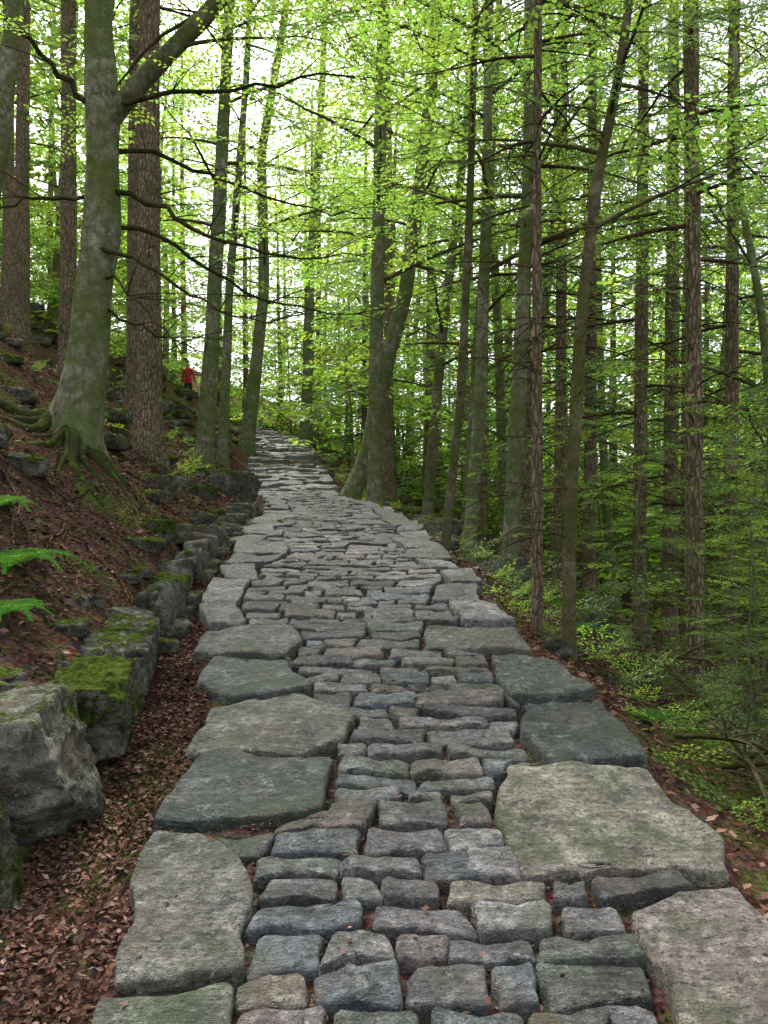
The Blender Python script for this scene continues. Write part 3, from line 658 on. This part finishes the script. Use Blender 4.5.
litter('path_debris',34000,f_path,.018,[(.075,.05,.04),(.10,.065,.05),(.045,.035,.028),(.13,.085,.065),(.085,.08,.072),(.05,.06,.025)],.006,4,.022)
litter('path_fallen_leaves',420,f_path,.022,red,.058,5,.01)
G=Geo(); r=np.random.default_rng(9)
def lay(x,y,a,L,rad,lift=.03,arch=.0):
    n=9; s=np.linspace(0,1,n); ang=a+np.cumsum(r.normal(0,.12,n)); X=x+np.cumsum(np.cos(ang))*L/n; Yv=y+np.cumsum(np.sin(ang))*L/n
    z=H(X,Yv)+lift+arch*np.sin(s*np.pi); V,Q=tube(np.c_[X,Yv,z],np.linspace(rad,rad*.3,n),5); G.add(V,Q,0,tuple(np.array([.6,.52,.46])*r.uniform(.6,1.5)))
    return np.c_[X,Yv,z]
for _ in range(620):
    s=r.random()
    if s<.4: x,y=f_bank(r,1)
    elif s<.75: x,y=f_right(r,1)
    else: x,y=f_ditch(r,1)
    lay(float(x[0]),float(y[0]),r.uniform(0,6.28),r.uniform(.12,.6) if s<.75 else r.uniform(.08,.3),r.uniform(.002,.006),.015)
G.obj('fallen_twigs',[BS])
for k,(x,y,a,L,rad,ar) in enumerate(((1.35,3.6,-.6,1.3,.018,.2),(1.6,3.2,.4,1.2,.015,.25),(1.4,2.9,1.1,1.4,.014,.15),(1.7,4.2,-.9,1.5,.02,.3),(1.5,5.4,.2,1.8,.02,.3),(1.25,3.1,-.2,1.2,.012,.12),(2.2,4.6,2.6,1.2,.015,.2),(1.3,3.9,-.9,1.4,.014,.22),(1.3,2.6,.9,.9,.012,.1))):
    G=Geo(); p=lay(x,y,a,L,rad,.03,ar)
    for _ in range(9):
        q=p[r.integers(2,8)]; V,Q=tube(limb_pts(q,a+r.uniform(-1.4,1.4),r.uniform(.2,.6),r.uniform(-.1,.7),.4,r),np.linspace(rad*.4,.002,7),4); G.add(V,Q,0,(.6,.52,.45))
    G.obj('fallen_branch',[BB])
G=Geo()
for _ in range(26):
    x=r.uniform(-3.2,-1.75); y=r.uniform(3.8,8); lay(x,y,r.uniform(-1.6,0.2),r.uniform(.4,1.0),r.uniform(.006,.016),.008)
G.obj('bank_roots',[BS])

# ------------------------------------------------------------ ferns
def fern(x,y,s,seed,n=9):
    r=np.random.default_rng(seed); g=Geo(); o=np.array([x,y,float(H(x,y))])
    for k in range(n):
        az=k*6.28/n+r.normal(0,.2); L=s*r.uniform(.8,1.15); m=26; t=np.linspace(0,1,m)
        P=np.c_[math.cos(az)*L*t,math.sin(az)*L*t,L*(1.0*t-.95*t*t)]
        V,Q=tube(P,np.linspace(.004,.001,m),3); g.add(V,Q,0,(.9,.9,.9))
        sd=np.array([-math.sin(az),math.cos(az),0])
        for q in range(3,m):
            w=L*.30*math.sin(min(1,t[q]*1.1+.12)*math.pi)**.8+.01 if t[q]*1.1+.12<1 else .01
            T=P[q]-P[q-1]; T/=np.linalg.norm(T)
            for sg in (-1,1):
                d=sd*sg+T*.45+np.array([0,0,-.15]); d/=np.linalg.norm(d); nn=np.cross(T,sd); nn=nn if nn[2]>0 else -nn
                mm=7; cs=P[q]+d*w*np.linspace(0,.9,mm)[:,None]; 
                for s2 in (-1,1):
                    dd=np.tile(T*s2*.9+d*.5,(mm,1)); ln=np.linspace(1,.35,mm)*L*.045+.003
                    VV=leafV(cs,dd,np.tile(nn,(mm,1))+r.normal(0,.15,(mm,3)),ln,ln*.6)
                    c=r.uniform(.75,1.25); g.add(VV.reshape(-1,3),quads(mm),0,(c,c,c))
    ob=g.obj('fern',[LF],False); ob.location=o
fern(-1.95,4.12,.36,1,12); fern(-1.72,3.6,.24,2,10); fern(-2.3,4.6,.35,3)
for k,(x,y,s) in enumerate(((1.5,6.9,.35),(1.75,9,.4),(1.2,10.5,.4),(2.3,8.3,.45),(-3.2,8.3,.3),(-3.6,9.6,.35),(2.0,6.3,.3),(-4.2,11,.4),(.9,11.6,.35),(1.35,4.1,.18),(1.45,5.8,.25),(1.1,6.4,.22))): fern(x,y,s,10+k,8)
G=Geo(); r=np.random.default_rng(77); it=[]
for k in range(1250):
    y=r.uniform(3,26) if k<800 else r.uniform(2.6,7.5)
    x=XR(y)+.2+r.exponential(1.7) if (r.random()<.68 or k>=800) else XW(y)-.9-r.exponential(2.5)
    if x<0 and y<8.5: continue
    if y<5 and x<1.35: continue
    z=float(H(x,y)); az=r.uniform(0,6.28); it.append((np.array([x,y,z]),np.array([math.cos(az),math.sin(az),r.uniform(.1,.9)]),r.uniform(.12,.5 if k<800 else .38)))
place_sprays(G,'beech',it,r); G.obj('undergrowth',[BB,LB])

# ------------------------------------------------------------ hiker
def hiker(x,y):
    v=[(0,0,.95),(0,0,1.12),(0,.01,1.32),(0,.01,1.45),(0,0,1.55),(0,-.02,1.66),
       (-.10,0,.88),(-.12,-.04,.50),(-.11,.08,.10),(-.11,-.06,.04),
       (.10,0,.88),(.11,.10,.50),(.11,.22,.14),(.11,.10,.06),
       (-.19,.01,1.42),(-.25,-.02,1.14),(-.22,-.16,.93),(-.21,-.21,.86),
       (.19,.01,1.42),(.25,.06,1.15),(.23,.0,.92),(.22,-.02,.84)]
    e=[(0,1),(1,2),(2,3),(3,4),(4,5),(0,6),(6,7),(7,8),(8,9),(0,10),(10,11),(11,12),(12,13),(3,14),(14,15),(15,16),(16,17),(3,18),(18,19),(19,20),(20,21)]
    rad=[.14,.135,.16,.12,.055,.10,.09,.065,.045,.045,.09,.065,.045,.045,.065,.05,.038,.035,.065,.05,.038,.035]
    me=bpy.data.meshes.new('b'); me.from_pydata(v,e,[]); ob=bpy.data.objects.new('hiker',me); scene.collection.objects.link(ob)
    md=ob.modifiers.new('s','SKIN'); ob.modifiers.new('u','SUBSURF').levels=2
    for k,sv in enumerate(me.skin_vertices[0].data): sv.radius=(rad[k],rad[k]); sv.use_root=(k==0)
    dg=bpy.context.evaluated_depsgraph_get(); nm=bpy.data.meshes.new_from_object(ob.evaluated_get(dg)); ob.modifiers.clear(); ob.data=nm
    for m in (m_plain('red_jacket',(.6,.03,.04)),m_plain('dark_trousers',(.03,.03,.04)),m_plain('skin',(.45,.27,.2)),m_plain('brown_hair',(.06,.035,.02))): nm.materials.append(m)
    for p in nm.polygons:
        c=p.center; p.use_smooth=True
        p.material_index=1 if c.z<.86 and abs(c.x)<.2 else (3 if c.z>1.62 and (c.y>-.03 or c.z>1.72) else (2 if c.z>1.52 or (abs(c.x)>.17 and c.z<.9) else 0))
    ob.location=(x,y,float(H(x,y))+.0); ob.rotation_euler=(0,0,math.radians(160))
hiker(-8.35,34.0)

# ------------------------------------------------------------ light, sky, camera
EL,AZ=math.radians(58),math.radians(-25)
w=bpy.data.worlds.new('World'); scene.world=w; w.use_nodes=True; nt=w.node_tree; nt.nodes.clear(); n=N(nt)
sk=n('ShaderNodeTexSky',sky_type='NISHITA'); sk.sun_disc=False; sk.sun_elevation=EL; sk.sun_rotation=AZ; sk.dust_density=4; sk.air_density=1
bw=n('ShaderNodeRGBToBW',{0:sk.outputs[0]}).outputs[0]
c=n.mix(.8,sk.outputs[0],bw)
bg=n('ShaderNodeBackground',{0:c,1:.50}); n('ShaderNodeOutputWorld',{0:bg.outputs[0]})
sl=bpy.data.lights.new('sun','SUN'); sl.energy=5.0; sl.angle=math.radians(10); sl.color=(1,.96,.88)
so=bpy.data.objects.new('sun',sl); scene.collection.objects.link(so)
dirv=Vector((math.sin(AZ)*math.cos(EL),math.cos(AZ)*math.cos(EL),math.sin(EL))); so.rotation_euler=dirv.to_track_quat('Z','Y').to_euler()
cam=bpy.data.cameras.new('camera'); cam.sensor_fit='VERTICAL'; cam.sensor_height=36; cam.lens=28; cam.clip_end=1500; cam.clip_start=.05
co=bpy.data.objects.new('camera',cam); scene.collection.objects.link(co); co.location=(0,0,1.6); co.rotation_euler=(math.radians(90),0,0); scene.camera=co
